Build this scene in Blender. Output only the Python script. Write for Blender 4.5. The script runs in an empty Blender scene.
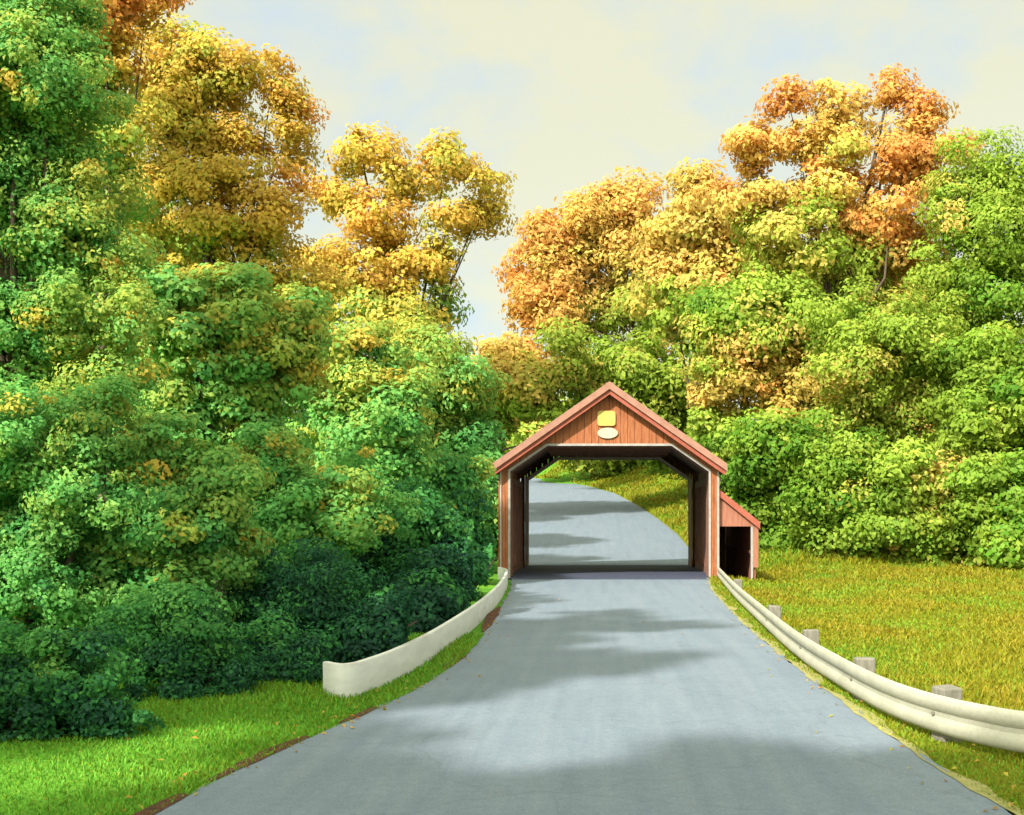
import bpy, math, random
import numpy as np
R = math.radians
rng = np.random.default_rng(11)
random.seed(11)
scene = bpy.context.scene
COL = scene.collection

# ---------------------------------------------------------------- survey
# measurements: eye 2.0 m above the bridge deck, focal length 1200 px, the road runs along +Y
F, CX, CY, EYE = 1200.0, 605.0, 518.0, 2.0
def at(px, py, d):
    return ((px - CX) * d / F, d, EYE + (CY - py) * d / F)
def on_ground(px, py, z=0.0):
    d = F * (EYE - z) / (py - CY)
    return ((px - CX) * d / F, d, z)
def sm(a, b, x):
    t = np.clip((np.asarray(x, float) - a) / (b - a), 0, 1)
    return t * t * (3 - 2 * t)

RIGHT_EDGE = [(-40, 3.1), (0, 2.95), (8.2, 2.78), (9.5, 2.66), (11.8, 2.6), (15.8, 2.57), (22.4, 2.62), (33, 2.95),
              (40, 3.45), (50, 3.6), (53.3, 3.8), (57, 4.2), (62, 4.4), (69.4, 4.25), (80, 3.6), (92, 2.6), (107, .9), (118, -1.6),
              (127, -4.9), (136, -9), (150, -19), (165, -34)]
LEFT_EDGE = [(-40, -3.4), (0, -3.3), (8.2, -3.1), (9.8, -2.9), (10.8, -2.74), (12.6, -2.38), (14.6, -2.14), (17.5, -2.04),
             (22.4, -2.15), (33, -2.6), (40, -3.1), (50, -3.4), (53.3, -3.7), (57, -4.2), (62, -4.5), (69.4, -4.9), (80, -5.6), (92, -7),
             (107, -9.6), (118, -13), (127, -18), (136, -25), (150, -38), (165, -55)]
def edge(tab, y):
    a = np.array(tab)
    y = np.asarray(y, float)
    k = 1.2
    return (np.interp(y - k, a[:, 0], a[:, 1]) + 2 * np.interp(y, a[:, 0], a[:, 1]) + np.interp(y + k, a[:, 0], a[:, 1])) / 4
def slope(y):
    y = np.asarray(y, float)
    s = np.where(y < 54, 0, np.where(y < 62, .085 * (y - 54) ** 2 / 16, .085 * (y - 58)))
    return np.where(y > 150, .085 * 92 + 5 * (1 - np.exp(-(y - 150) * .085 / 5)), s)
def H(x, y):
    """height of the open ground"""
    x = np.asarray(x, float); y = np.asarray(y, float)
    xr, xl = edge(RIGHT_EDGE, y), edge(LEFT_EDGE, y)
    base = slope(y)
    near = 1 - sm(50, 56, y)
    dr = x - xr
    z = base - (.04 * sm(.02, .5, dr) + .18 * sm(.8, 3, dr)) * near * (1 - .5 * sm(8, 20, dr)) - .02
    z = z + near * .10 * sm(.1, 1.6, xl - x)
    bank = (1 - near)
    z = z + bank * (4.6 * sm(.3, 16, dr) + 1.0 * sm(1, 14, xl - x))
    z = z - .28 * sm(39.2, 40.2, y) * (1 - sm(49.8, 50.6, y)) * (1 - sm(5.5, 8, np.abs(x)))
    und = .10 * np.sin(x * .31 + y * .17) * np.sin(y * .23 - x * .11) + .05 * np.sin(x * .9 + 1.3) * np.sin(y * .7)
    off = np.maximum(dr, xl - x)
    return z + und * sm(.8, 4, off)

# ---------------------------------------------------------------- materials
def new_mat(name):
    m = bpy.data.materials.new(name); m.use_nodes = True
    nt = m.node_tree; nt.nodes.clear()
    out = nt.nodes.new('ShaderNodeOutputMaterial')
    return m, nt, out
def nd(nt, typ, **kw):
    n = nt.nodes.new(typ)
    for k, v in kw.items():
        if k.startswith('i_'):
            n.inputs[k[2:].replace('_', ' ')].default_value = v
        else:
            setattr(n, k, v)
    return n
def ramp(nt, stops, interp='LINEAR'):
    r = nt.nodes.new('ShaderNodeValToRGB'); r.color_ramp.interpolation = interp
    e = r.color_ramp.elements
    while len(e) > 1: e.remove(e[-1])
    e[0].position = stops[0][0]; e[0].color = (*stops[0][1], 1)
    for p, c in stops[1:]:
        k = e.new(p); k.color = (*c, 1)
    return r
def mixc(nt, fac, a, b, mode='MIX'):
    m = nt.nodes.new('ShaderNodeMix'); m.data_type = 'RGBA'; m.blend_type = mode
    for sock, v in ((m.inputs[0], fac), (m.inputs[6], a), (m.inputs[7], b)):
        if hasattr(v, 'links'): nt.links.new(v, sock)
        elif isinstance(v, (tuple, list)): sock.default_value = (*v, 1)
        else: sock.default_value = v
    return m.outputs[2]
def noise(nt, vec, scale, detail=4, rough=.55, dist=0):
    n = nd(nt, 'ShaderNodeTexNoise', i_Scale=scale, i_Detail=detail, i_Roughness=rough, i_Distortion=dist)
    nt.links.new(vec, n.inputs['Vector'])
    return n.outputs['Fac']
def mapping(nt, scale=(1, 1, 1), rot=(0, 0, 0)):
    g = nt.nodes.new('ShaderNodeNewGeometry'); mp = nt.nodes.new('ShaderNodeMapping')
    mp.inputs['Scale'].default_value = scale; mp.inputs['Rotation'].default_value = rot
    nt.links.new(g.outputs['Position'], mp.inputs['Vector'])
    return mp.outputs['Vector']
def bump(nt, h, strength, dist=.02):
    b = nd(nt, 'ShaderNodeBump', i_Strength=strength, i_Distance=dist)
    nt.links.new(h, b.inputs['Height'])
    return b.outputs['Normal']
def principled(nt, out, col, rough=.7, normal=None, spec=.3):
    p = nt.nodes.new('ShaderNodeBsdfPrincipled')
    if hasattr(col, 'links'): nt.links.new(col, p.inputs['Base Color'])
    else: p.inputs['Base Color'].default_value = (*col, 1)
    if hasattr(rough, 'links'): nt.links.new(rough, p.inputs['Roughness'])
    else: p.inputs['Roughness'].default_value = rough
    p.inputs['Specular IOR Level'].default_value = spec
    if normal is not None: nt.links.new(normal, p.inputs['Normal'])
    nt.links.new(p.outputs[0], out.inputs[0])
    return p

def leaf_mat(name, stops, trans=.46):
    m, nt, out = new_mat(name)
    a = nd(nt, 'ShaderNodeAttribute', attribute_name='leaf_hue')
    r = ramp(nt, stops); nt.links.new(a.outputs['Fac'], r.inputs[0])
    b = nd(nt, 'ShaderNodeAttribute', attribute_name='leaf_tone')
    hs = nt.nodes.new('ShaderNodeHueSaturation'); nt.links.new(b.outputs['Fac'], hs.inputs['Value'])
    nt.links.new(r.outputs[0], hs.inputs['Color'])
    p = nt.nodes.new('ShaderNodeBsdfPrincipled'); p.inputs['Roughness'].default_value = .6
    p.inputs['Specular IOR Level'].default_value = .18
    nt.links.new(hs.outputs[0], p.inputs['Base Color'])
    t = nt.nodes.new('ShaderNodeBsdfTranslucent'); nt.links.new(hs.outputs[0], t.inputs['Color'])
    mx = nt.nodes.new('ShaderNodeMixShader'); mx.inputs[0].default_value = trans
    nt.links.new(p.outputs[0], mx.inputs[1]); nt.links.new(t.outputs[0], mx.inputs[2])
    nt.links.new(mx.outputs[0], out.inputs[0])
    return m
M = {}
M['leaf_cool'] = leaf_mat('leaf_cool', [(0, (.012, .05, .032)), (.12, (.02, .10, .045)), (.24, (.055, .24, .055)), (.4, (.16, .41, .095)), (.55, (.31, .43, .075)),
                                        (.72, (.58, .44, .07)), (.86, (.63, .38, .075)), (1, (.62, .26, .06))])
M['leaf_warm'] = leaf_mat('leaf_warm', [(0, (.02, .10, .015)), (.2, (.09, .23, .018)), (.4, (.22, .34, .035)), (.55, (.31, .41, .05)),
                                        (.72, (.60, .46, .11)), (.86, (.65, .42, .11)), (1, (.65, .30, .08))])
M['grass'] = leaf_mat('grass_blades', [(0, (.05, .19, .014)), (.35, (.115, .31, .025)), (.65, (.165, .19, .008)), (1, (.25, .195, .014))], .25)

def make_bark():
    m, nt, out = new_mat('bark')
    v = mapping(nt, (6, 6, 1.2)); n = noise(nt, v, 3, 6)
    r = ramp(nt, [(.3, (.045, .034, .025)), (.7, (.12, .09, .068))]); nt.links.new(n, r.inputs[0])
    principled(nt, out, r.outputs[0], .9, bump(nt, n, .6, .03), .1)
    return m
M['bark'] = make_bark()

def make_road():
    m, nt, out = new_mat('pale_asphalt')
    v = mapping(nt); lng = mapping(nt, (2.6, .10, 1))
    n1 = noise(nt, lng, 1.6, 6, .6, .4); n2 = noise(nt, v, 1.1, 5); n3 = noise(nt, v, 70, 3, .7); n4 = noise(nt, v, 9, 5)
    c = ramp(nt, [(.25, (.108, .143, .184)), (.5, (.126, .161, .203)), (.75, (.144, .179, .216))]); nt.links.new(n1, c.inputs[0])
    c2 = ramp(nt, [(.3, (.92, .92, .93)), (.7, (1.07, 1.07, 1.06))]); nt.links.new(n2, c2.inputs[0])
    col = mixc(nt, .7, c.outputs[0], c2.outputs[0], 'MULTIPLY')
    c3 = ramp(nt, [(.3, (.7, .7, .7)), (.7, (1.25, 1.25, 1.25))]); nt.links.new(n3, c3.inputs[0])
    col = mixc(nt, .8, col, c3.outputs[0], 'MULTIPLY')
    c4 = ramp(nt, [(.35, (.88, .88, .9)), (.65, (1.06, 1.06, 1.05))]); nt.links.new(n4, c4.inputs[0])
    col = mixc(nt, .6, col, c4.outputs[0], 'MULTIPLY')
    wv = nt.nodes.new('ShaderNodeVectorMath'); wv.operation = 'ADD'
    nz = nd(nt, 'ShaderNodeTexNoise', i_Scale=1.3, i_Detail=6.0); nt.links.new(v, nz.inputs['Vector']); nt.links.new(v, wv.inputs[0]); nt.links.new(nz.outputs['Color'], wv.inputs[1])
    vo = nt.nodes.new('ShaderNodeTexVoronoi'); vo.feature = 'DISTANCE_TO_EDGE'; vo.inputs['Scale'].default_value = .33; nt.links.new(wv.outputs[0], vo.inputs['Vector'])
    ck = ramp(nt, [(0, (.62,) * 3), (.008, (1,) * 3)]); nt.links.new(vo.outputs['Distance'], ck.inputs[0])
    col = mixc(nt, .35, col, ck.outputs[0], 'MULTIPLY')
    principled(nt, out, col, .75, bump(nt, n3, .35, .012), .3)
    return m
M['road'] = make_road()

def make_ground():
    m, nt, out = new_mat('grass_ground')
    v = mapping(nt); g = nt.nodes.new('ShaderNodeNewGeometry')
    sx = nt.nodes.new('ShaderNodeSeparateXYZ'); nt.links.new(g.outputs['Position'], sx.inputs[0])
    side = nd(nt, 'ShaderNodeMapRange', i_From_Min=-2.5, i_From_Max=2.5); nt.links.new(sx.outputs[0], side.inputs[0])
    n1 = noise(nt, v, .35, 5); n2 = noise(nt, v, 6, 6, .65); n3 = noise(nt, v, 45, 3)
    lc = ramp(nt, [(.3, (.055, .19, .014)), (.7, (.11, .27, .024))]); nt.links.new(n1, lc.inputs[0])
    rc = ramp(nt, [(.3, (.09, .13, .007)), (.55, (.135, .14, .007)), (.75, (.17, .145, .010))]); nt.links.new(n1, rc.inputs[0])
    col = mixc(nt, side.outputs[0], lc.outputs[0], rc.outputs[0])
    k = ramp(nt, [(.3, (.75, .78, .7)), (.7, (1.15, 1.12, 1.1))]); nt.links.new(n2, k.inputs[0])
    col = mixc(nt, .8, col, k.outputs[0], 'MULTIPLY')
    principled(nt, out, col, .9, bump(nt, n3, .6, .05), .1)
    return m
M['ground'] = make_ground()

def make_plain(name, a, b, scale=8, rough=.8, stretch=(1, 1, 1), bmp=.3, spec=.25, detail=6):
    m, nt, out = new_mat(name)
    v = mapping(nt, stretch); n = noise(nt, v, scale, detail, .6)
    r = ramp(nt, [(.3, a), (.7, b)]); nt.links.new(n, r.inputs[0])
    principled(nt, out, r.outputs[0], rough, bump(nt, n, bmp, .015), spec)
    return m
M['soil'] = make_plain('red_brown_soil', (.035, .014, .008), (.09, .035, .016), 14, .95)
M['sand'] = make_plain('dry_sandy_edge', (.17, .17, .05), (.28, .26, .10), 10, .95)
M['siding'] = make_plain('barn_red_siding', (.19, .056, .02), (.32, .12, .052), 3, .8, (5, 5, .7))
M['siding_worn'] = make_plain('faded_red_siding', (.22, .085, .055), (.30, .13, .085), 3, .8, (5, 5, .7))
M['rake'] = make_plain('weathered_rake_board', (.22, .11, .08), (.30, .16, .12), 4, .8)
M['rake_red'] = make_plain('red_rake_board', (.23, .06, .038), (.30, .09, .06), 4, .8)
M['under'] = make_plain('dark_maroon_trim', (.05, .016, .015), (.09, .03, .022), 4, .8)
M['roof'] = make_plain('brown_shingles', (.13, .07, .055), (.24, .14, .11), 5, .9)
M['timber'] = make_plain('dark_timber', (.15, .068, .05), (.26, .13, .09), 4, .85, (4, 4, .6))
M['white'] = make_plain('chalky_white_paint', (.22, .205, .19), (.32, .30, .28), 6, .6)
M['deck'] = make_plain('shade_blue_deck_planks', (.026, .032, .056), (.055, .065, .105), 3, .8, (.4, 6, 1))  # dark blue of the entrance shade is put into the plank colour
M['plaque'] = make_plain('yellow_plaque', (.36, .27, .06), (.45, .35, .10), 4, .6)
M['oval'] = make_plain('cream_plaque', (.32, .29, .21), (.42, .39, .29), 6, .6)
M['post'] = make_plain('weathered_post', (.11, .105, .085), (.20, .19, .16), 8, .9, (3, 3, 1))

def make_rail():
    m, nt, out = new_mat('weathered_rail')
    v = mapping(nt); n = noise(nt, v, 2.2, 6, .6); n2 = noise(nt, v, 30, 4)
    r = ramp(nt, [(.3, (.27, .27, .215)), (.7, (.35, .35, .285))]); nt.links.new(n, r.inputs[0])
    k = ramp(nt, [(.35, (.86, .85, .82)), (.6, (1.03, 1.03, 1.03))]); nt.links.new(n2, k.inputs[0])
    principled(nt, out, mixc(nt, .6, r.outputs[0], k.outputs[0], 'MULTIPLY'), .55, bump(nt, n2, .08, .01), .4)
    return m
M['rail'] = make_rail()
def make_barrier():
    m, nt, out = new_mat('white_barrier_paint')
    v = mapping(nt, (1, .6, 3)); n = noise(nt, v, 2.0, 6, .65); n2 = noise(nt, mapping(nt, (3, 1, 5)), 1.3, 5, .6, .5)
    r = ramp(nt, [(.3, (.44, .45, .43)), (.7, (.56, .57, .54))]); nt.links.new(n, r.inputs[0])
    k = ramp(nt, [(.60, (0, 0, 0)), (.76, (.55, .55, .55))]); nt.links.new(n2, k.inputs[0])
    principled(nt, out, mixc(nt, k.outputs[0], r.outputs[0], (.33, .22, .17)), .65, bump(nt, n, .15, .01), .3)
    return m
M['barrier'] = make_barrier()

# ---------------------------------------------------------------- builders
def tag(o, label=None, cat=None, group=None, kind=None):
    for k, v in (('label', label), ('category', cat), ('group', group), ('kind', kind)):
        if v: o[k] = v
    return o
def empty(name, loc, label, cat, group=None):
    o = bpy.data.objects.new(name, None); COL.objects.link(o)
    o.location = loc; o.empty_display_size = .3
    return tag(o, label, cat, group)
def link(name, verts, faces, mat, parent=None, smooth=False):
    me = bpy.data.meshes.new(name)
    V = np.asarray(verts, float).reshape(-1, 3)
    if parent is not None: V = V - np.array(parent.location)
    if isinstance(faces, np.ndarray):
        k = faces.shape[1]; n = len(faces)
        me.vertices.add(len(V)); me.vertices.foreach_set('co', V.astype(np.float32).ravel())
        me.loops.add(n * k); me.loops.foreach_set('vertex_index', faces.astype(np.int32).ravel())
        me.polygons.add(n); me.polygons.foreach_set('loop_start', np.arange(0, n * k, k, dtype=np.int32))
        me.update(calc_edges=True)
    else:
        me.from_pydata([tuple(v) for v in V], [], faces); me.update()
    me.materials.append(mat)
    if smooth: me.polygons.foreach_set('use_smooth', np.ones(len(me.polygons), bool))
    o = bpy.data.objects.new(name, me); COL.objects.link(o)
    if parent is not None: o.parent = parent
    return o
class MB:
    def __init__(s): s.v = []; s.f = []
    def add(s, vs, fs):
        b = len(s.v); s.v += [tuple(map(float, v)) for v in vs]; s.f += [tuple(i + b for i in f) for f in fs]; return s
    def hexa(s, p):   # 8 points: bottom ring, top ring
        return s.add(p, [(3, 2, 1, 0), (4, 5, 6, 7), (0, 1, 5, 4), (1, 2, 6, 5), (2, 3, 7, 6), (3, 0, 4, 7)])
    def box(s, x0, x1, y0, y1, z0, z1):
        return s.hexa([(x0, y0, z0), (x1, y0, z0), (x1, y1, z0), (x0, y1, z0), (x0, y0, z1), (x1, y0, z1), (x1, y1, z1), (x0, y1, z1)])
    def prism(s, pts, y0, y1):   # polygon in x,z pushed along y
        n = len(pts)
        return s.add([(x, y0, z) for x, z in pts] + [(x, y1, z) for x, z in pts],
                     [tuple(range(n)), tuple(range(2 * n - 1, n - 1, -1))] + [(i, i + n, (i + 1) % n + n, (i + 1) % n) for i in range(n)])
    def tube(s, pts, rad, n=8):
        pts = [np.array(p, float) for p in pts]; vs = []; fs = []
        for i, p in enumerate(pts):
            t = pts[min(i + 1, len(pts) - 1)] - pts[max(i - 1, 0)]; t = t / (np.linalg.norm(t) + 1e-9)
            a = np.cross(t, (1, 0, 0) if abs(t[0]) < .8 else (0, 1, 0)); a /= np.linalg.norm(a); b = np.cross(t, a)
            for k in range(n):
                th = 2 * math.pi * k / n
                vs.append(p + rad[i] * (math.cos(th) * a + math.sin(th) * b))
        for i in range(len(pts) - 1):
            for k in range(n):
                fs.append((i * n + k, i * n + (k + 1) % n, (i + 1) * n + (k + 1) % n, (i + 1) * n + k))
        fs.append(tuple(range((len(pts) - 1) * n, len(pts) * n)))
        return s.add(vs, fs)
    def build(s, name, mat, parent=None, smooth=False, bevel=0):
        o = link(name, s.v, s.f, mat, parent, smooth)
        if bevel:
            b = o.modifiers.new('bevel', 'BEVEL'); b.width = bevel; b.segments = 2; b.limit_method = 'ANGLE'
        return o

# ---------------------------------------------------------------- ground and road
def axis(fine0, fine1, step, lo, hi):
    a = list(np.arange(fine0, fine1 + 1e-6, step)); s = step; x = fine1
    while x < hi: s *= 1.25; x += s; a.append(x)
    s = step; x = fine0
    while x > lo: s *= 1.25; x -= s; a.insert(0, x)
    return np.array(a)
gx = axis(-14, 20, .25, -900, 900); gy = axis(-2, 66, .4, -300, 1800)
XX, YY = np.meshgrid(gx, gy); ZZ = H(XX, YY)
xr, xl = edge(RIGHT_EDGE, YY), edge(LEFT_EDGE, YY)
ZZ = ZZ - .05 * ((XX < xr - .2) & (XX > xl + .2))
nx, ny = len(gx), len(gy)
idx = np.arange(nx * ny).reshape(ny, nx)
q = np.stack([idx[:-1, :-1], idx[:-1, 1:], idx[1:, 1:], idx[1:, :-1]], -1).reshape(-1, 4)
ground = link('ground', np.stack([XX, YY, ZZ], -1), q, M['ground'], None, True); tag(ground, kind='structure')

def ribbon(name, ys, xa, xb, za, zb, mat, cols=8):
    V = []; n = cols + 1
    for i in range(len(ys)):
        for k in range(n):
            f = k / cols
            V.append((xa[i] * (1 - f) + xb[i] * f, ys[i], za[i] * (1 - f) + zb[i] * f))
    idx = np.arange(len(ys) * n).reshape(len(ys), n)
    q = np.stack([idx[:-1, :-1], idx[:-1, 1:], idx[1:, 1:], idx[1:, :-1]], -1).reshape(-1, 4)
    return tag(link(name, V, q, mat, None, True), kind='structure')
ys = np.concatenate([np.arange(-40, 0, 1.), np.arange(0, 40.05, .1)])
wob = lambda y, a, s: a * (np.sin(y * 2.3 + s) + .6 * np.sin(y * 5.1 + 2 * s) + .5 * np.sin(y * 11 + s))
rl, rr = edge(LEFT_EDGE, ys) + wob(ys, .02, 1), edge(RIGHT_EDGE, ys) + wob(ys, .02, 4)
ribbon('road', ys, rl, rr, 0 * ys + .006, 0 * ys + .006, M['road'])
ys2 = np.arange(50.1, 165, .5)
z2 = slope(ys2) + .03
ribbon('road', ys2, edge(LEFT_EDGE, ys2), edge(RIGHT_EDGE, ys2), z2, z2, M['road'])
# dry sandy edge on the right, bare red soil on the left
yr = np.arange(2, 40, .1)
e = edge(RIGHT_EDGE, yr)
w = .10 + .05 * np.sin(yr * 1.7) + .03 * np.sin(yr * 4.3)
ribbon('sandy_road_edge', yr, e - .03 + wob(yr, .015, 2), e + w + wob(yr, .02, 3), 0 * yr + .011, 0 * yr - .004, M['sand'], 3)
for a, b, wd in ((7.6, 8.7, .06), (9.0, 11.0, .085), (11.6, 12.7, .05), (15.8, 18.8, .12), (21.0, 27.0, .16)):
    yr = np.arange(a, b, .08); e = edge(LEFT_EDGE, yr); t = np.sin((yr - a) / (b - a) * math.pi) ** .6
    ribbon('bare_soil_edge', yr, e - wd * t + wob(yr, .015, 5) * t, e + .05 * t + wob(yr, .012, 7) * t, 0 * yr + .022, 0 * yr + .011, M['soil'], 3)

# ---------------------------------------------------------------- foliage
def leaf_object(name, C, N, S, T, V, mat, parent, aspect=.62):
    n = len(C)
    N = N / (np.linalg.norm(N, axis=1, keepdims=True) + 1e-9)
    a = rng.normal(size=(n, 3)); t = np.cross(N, a); t /= (np.linalg.norm(t, axis=1, keepdims=True) + 1e-9)
    b = np.cross(N, t); s = S[:, None]
    P = np.empty((n, 4, 3))
    P[:, 0] = C - t * s * .5; P[:, 2] = C + t * s * .55 - N * s * .1
    P[:, 1] = C + b * s * aspect * .5 + N * s * .14; P[:, 3] = C - b * s * aspect * .5 + N * s * .14
    o = link(name, P.reshape(-1, 3), np.arange(n * 4).reshape(n, 4), mat, parent)
    for nm, arr in (('leaf_hue', T), ('leaf_tone', V)):
        at_ = o.data.attributes.new(nm, 'FLOAT', 'FACE'); at_.data.foreach_set('value', arr.astype(np.float32))
    return o
LEAVES = 0
def crown_leaves(lobes, d, puff_px=15., leaf_px=7., dens=1.0, lift=.25):
    """lobes: world centre, radius, hue"""
    C = []; N = []; S = []; T = []; V = []
    u = d / F
    for (c, r, hue) in lobes:
        c = np.array(c); npf = max(6, int(3.0 * (r / (puff_px * u)) ** 2 * dens))
        for _ in range(npf):
            dr = rng.normal(size=3); dr /= np.linalg.norm(dr)
            if dr[1] > .5 and rng.random() < .5: dr[1] *= -1
            pc = c + dr * np.array([1, 1, .92]) * r * (rng.random() ** .38) * (1.22 if rng.random() < .13 else 1.0)
            pr = puff_px * u * rng.uniform(.5, 1.65)
            n = int(115 * dens * (pr / (puff_px * u)) ** 2)
            g = rng.normal(size=(n, 3)); g /= np.linalg.norm(g, axis=1, keepdims=True)
            rad = rng.random((n, 1)) ** .45
            p = pc + g * rad * pr * np.array([1.15, 1.15, .75])
            C.append(p)
            N.append(g * .7 + dr * .55 + np.array([0, 0, lift]) + rng.normal(size=(n, 3)) * .34)
            S.append(leaf_px * u * rng.uniform(.6, 1.35, n))
            ph = hue + rng.normal() * .065 + (.22 if .25 < hue < .56 and rng.random() < .06 else 0)
            T.append(np.clip(ph + rng.normal(size=n) * .04, 0, 1))
            V.append(np.clip(1 + rng.normal() * .08 + rng.normal(size=n) * .07, .6, 1.5))
    return [np.concatenate(k) for k in (C, N, S, T, V)]
def plant(name, label, cat, group, d, bx, lobes, mat='leaf_cool', trunk=.16, puff=15., leaf=None, dens=1., bush=False, depth=1.0, fill=True):
    global LEAVES
    W = []; leaf = leaf or rng.uniform(4.6, 6.2)
    for L in lobes:
        px, py, r, t = L[:4]; off = L[4] if len(L) > 4 else rng.uniform(-.6, .6) * r * d / F * depth
        c = np.array(at(px, py, d)); c[1] += off
        W.append((c, r * d / F, t))
    if fill:      # smaller sprays bridge neighbouring boughs so that the crown closes up
        for a, b in [(a, b) for i, a in enumerate(W) for b in W[i + 1:] if np.linalg.norm(a[0] - b[0]) < 1.05 * (a[1] + b[1])][:14]:
            W.append(((a[0] + b[0]) / 2 + rng.normal(size=3) * .2 * a[1] - np.array((0, .35 * a[1], 0)), .46 * min(a[1], b[1]), (a[2] + b[2]) / 2))
    nb = len(lobes)
    x0 = (bx - CX) * d / F; z0 = float(H(x0, d))
    root = empty(name, (x0, d, z0), label, cat, group)
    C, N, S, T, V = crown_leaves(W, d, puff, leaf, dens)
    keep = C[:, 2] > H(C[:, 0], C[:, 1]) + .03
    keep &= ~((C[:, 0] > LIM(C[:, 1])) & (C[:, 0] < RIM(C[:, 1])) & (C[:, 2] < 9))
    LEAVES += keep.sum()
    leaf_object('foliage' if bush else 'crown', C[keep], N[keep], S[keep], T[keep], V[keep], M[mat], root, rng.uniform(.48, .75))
    mb = MB()
    base = np.array((x0, d, z0 - .15))
    top = max(W, key=lambda w: w[0][2]); cen = np.mean([w[0] for w in W], 0)
    if bush:
        for w in W[:nb]:
            mid = base * .5 + w[0] * .5 + np.array((rng.normal() * .15, 0, .1))
            mb.tube([base + rng.normal(size=3) * (.12, .12, 0), mid, w[0]], [trunk * .4, trunk * .3, trunk * .08], 6)
        mb.build('stem', M['bark'], root, True)
    else:
        fork = base * .45 + cen * .55
        mid = base * .72 + cen * .28 + np.array((rng.normal() * .2, rng.normal() * .2, 0))
        mb.tube([base, base + (0, 0, .5), mid, fork, top[0]], [trunk * 1.35, trunk, trunk * .82, trunk * .6, trunk * .12], 10)
        for w in W[:nb]:
            f = rng.uniform(.25, .9); st = mid * (1 - f) + fork * f
            k = st * .5 + w[0] * .5 + rng.normal(size=3) * .25 * w[1] + np.array((0, 0, -.1 * w[1]))
            mb.tube([st, k, w[0]], [trunk * .36, trunk * .2, trunk * .04], 7)
        mb.build('trunk', M['bark'], root, True)
    return root
# keep leaves off the carriageway and out of the bridge
def LIM(y): return np.where((y > 38.8) & (y < 51.2), -4.05, edge(LEFT_EDGE, y) + .12 - .6 * ((y > 12.5) & (y < 40)))
def RIM(y): return np.where((y > 38.8) & (y < 51.2), 5.4, edge(RIGHT_EDGE, y) - .12)

GL = 'trees and bushes along the left of the road'
GR = 'trees and bushes beyond the right meadow'
GB = 'trees behind the covered bridge'
P = plant
OFF = [(-10.2, 3.0, 15.5, 2.2, .95, 9.0), (-9.4, 6.6, 15.5, 1.7, .85, 10.5), (-8.4, 10.0, 16, 1.9, .7, 11), (-5.6, -4.8, 14, 2.8, .8, 9), (-8.6, -3.8, 14, 2.2, .7, 10.5)]
def shade_tree(X, Y, h, r, dn, low):
    root = empty('leafy_tree', (X, Y, float(H(X, Y))), 'tall tree standing beside the viewer outside the left border of the view', 'tree', 'trees beside the viewer')
    W = [(np.array((X + rng.normal() * r * .5, Y + rng.normal() * r * .5, h - 1.2 - rng.random() * (h - 1.2 - low))), r * rng.uniform(.4, .6), .42) for _ in range(12)]
    C, N, S, T, V = crown_leaves(W, 26, 15, 8, dn)
    leaf_object('crown', C, N, S, T, V, M['leaf_cool'], root)
    mb = MB(); b = np.array((X, Y, -.2)); top = np.array((X + .2, Y - .1, h - 1.2))
    mb.tube([b, b * .9 + top * .1, b * .5 + top * .5 + (.1, .1, 0), top], [.26, .2, .14, .03], 10)
    for w in W:
        st = b + (top - b) * rng.uniform(.35, .7); mb.tube([st, st * .5 + w[0] * .5 - (0, 0, .3), w[0]], [.08, .05, .012], 6)
    mb.build('trunk', M['bark'], root, True)
# --- left side, far to near
P('maple_tree', 'golden yellow maple with ragged sky gaps just left of the bridge roof', 'tree', GL, 72, 400,
  [(362, 158, 33, .74), (400, 178, 26, .72), (448, 172, 30, .72), (490, 186, 22, .70), (345, 200, 34, .76), (380, 225, 30, .8), (450, 225, 26, .74), (480, 214, 20, .74),
   (325, 275, 36, .78), (370, 275, 42, .8), (415, 280, 34, .76), (436, 262, 27, .76), (345, 320, 45, .62), (405, 330, 48, .64), (430, 308, 24, .66)], trunk=.35, fill=False)
P('leafy_tree', 'yellow green tree leaning over the left eave of the bridge', 'tree', GL, 60, 432,
  [(430, 360, 42, .58), (465, 385, 38, .56), (400, 390, 42, .5), (455, 420, 40, .46), (415, 440, 45, .4), (475, 440, 32, .36)], trunk=.2)
P('maple_tree', 'large maple turning yellow and orange at upper left', 'tree', GL, 41, 220,
  [(180, 60, 38, 0.72), (225, 70, 42, 0.72), (275, 75, 26, 0.77), (160, 105, 40, 0.72), (215, 115, 34, 0.74), (290, 118, 24, 0.81), (180, 150, 46, 0.71), (235, 165, 42, 0.74),
   (290, 160, 26, 0.81), (150, 205, 45, 0.66), (215, 215, 48, 0.73), (270, 215, 40, 0.79), (180, 260, 52, 0.66), (245, 270, 52, 0.74), (300, 285, 34, 0.72)], trunk=.28)
P('leafy_tree', 'orange tipped tree at the top edge of the view left of the yellow maple', 'tree', GL, 35, 100,
  [(112, 18, 36, .95), (75, 30, 40, .62), (140, -15, 34, .92), (125, 60, 26, .84), (95, 95, 36, .6), (60, -25, 50, .6), (120, 130, 34, .62), (90, 190, 40, .5)], trunk=.2)
P('leafy_tree', 'green tree with ochre tips below the large yellow maple', 'tree', GL, 25, 220,
  [(190, 300, 42, 0.50), (240, 320, 46, 0.55), (290, 320, 40, 0.53), (200, 370, 50, 0.49), (265, 380, 50, 0.47), (170, 330, 36, 0.62), (250, 430, 46, 0.43), (190, 440, 40, 0.43), (290, 350, 30, 0.64)], trunk=.18)
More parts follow.
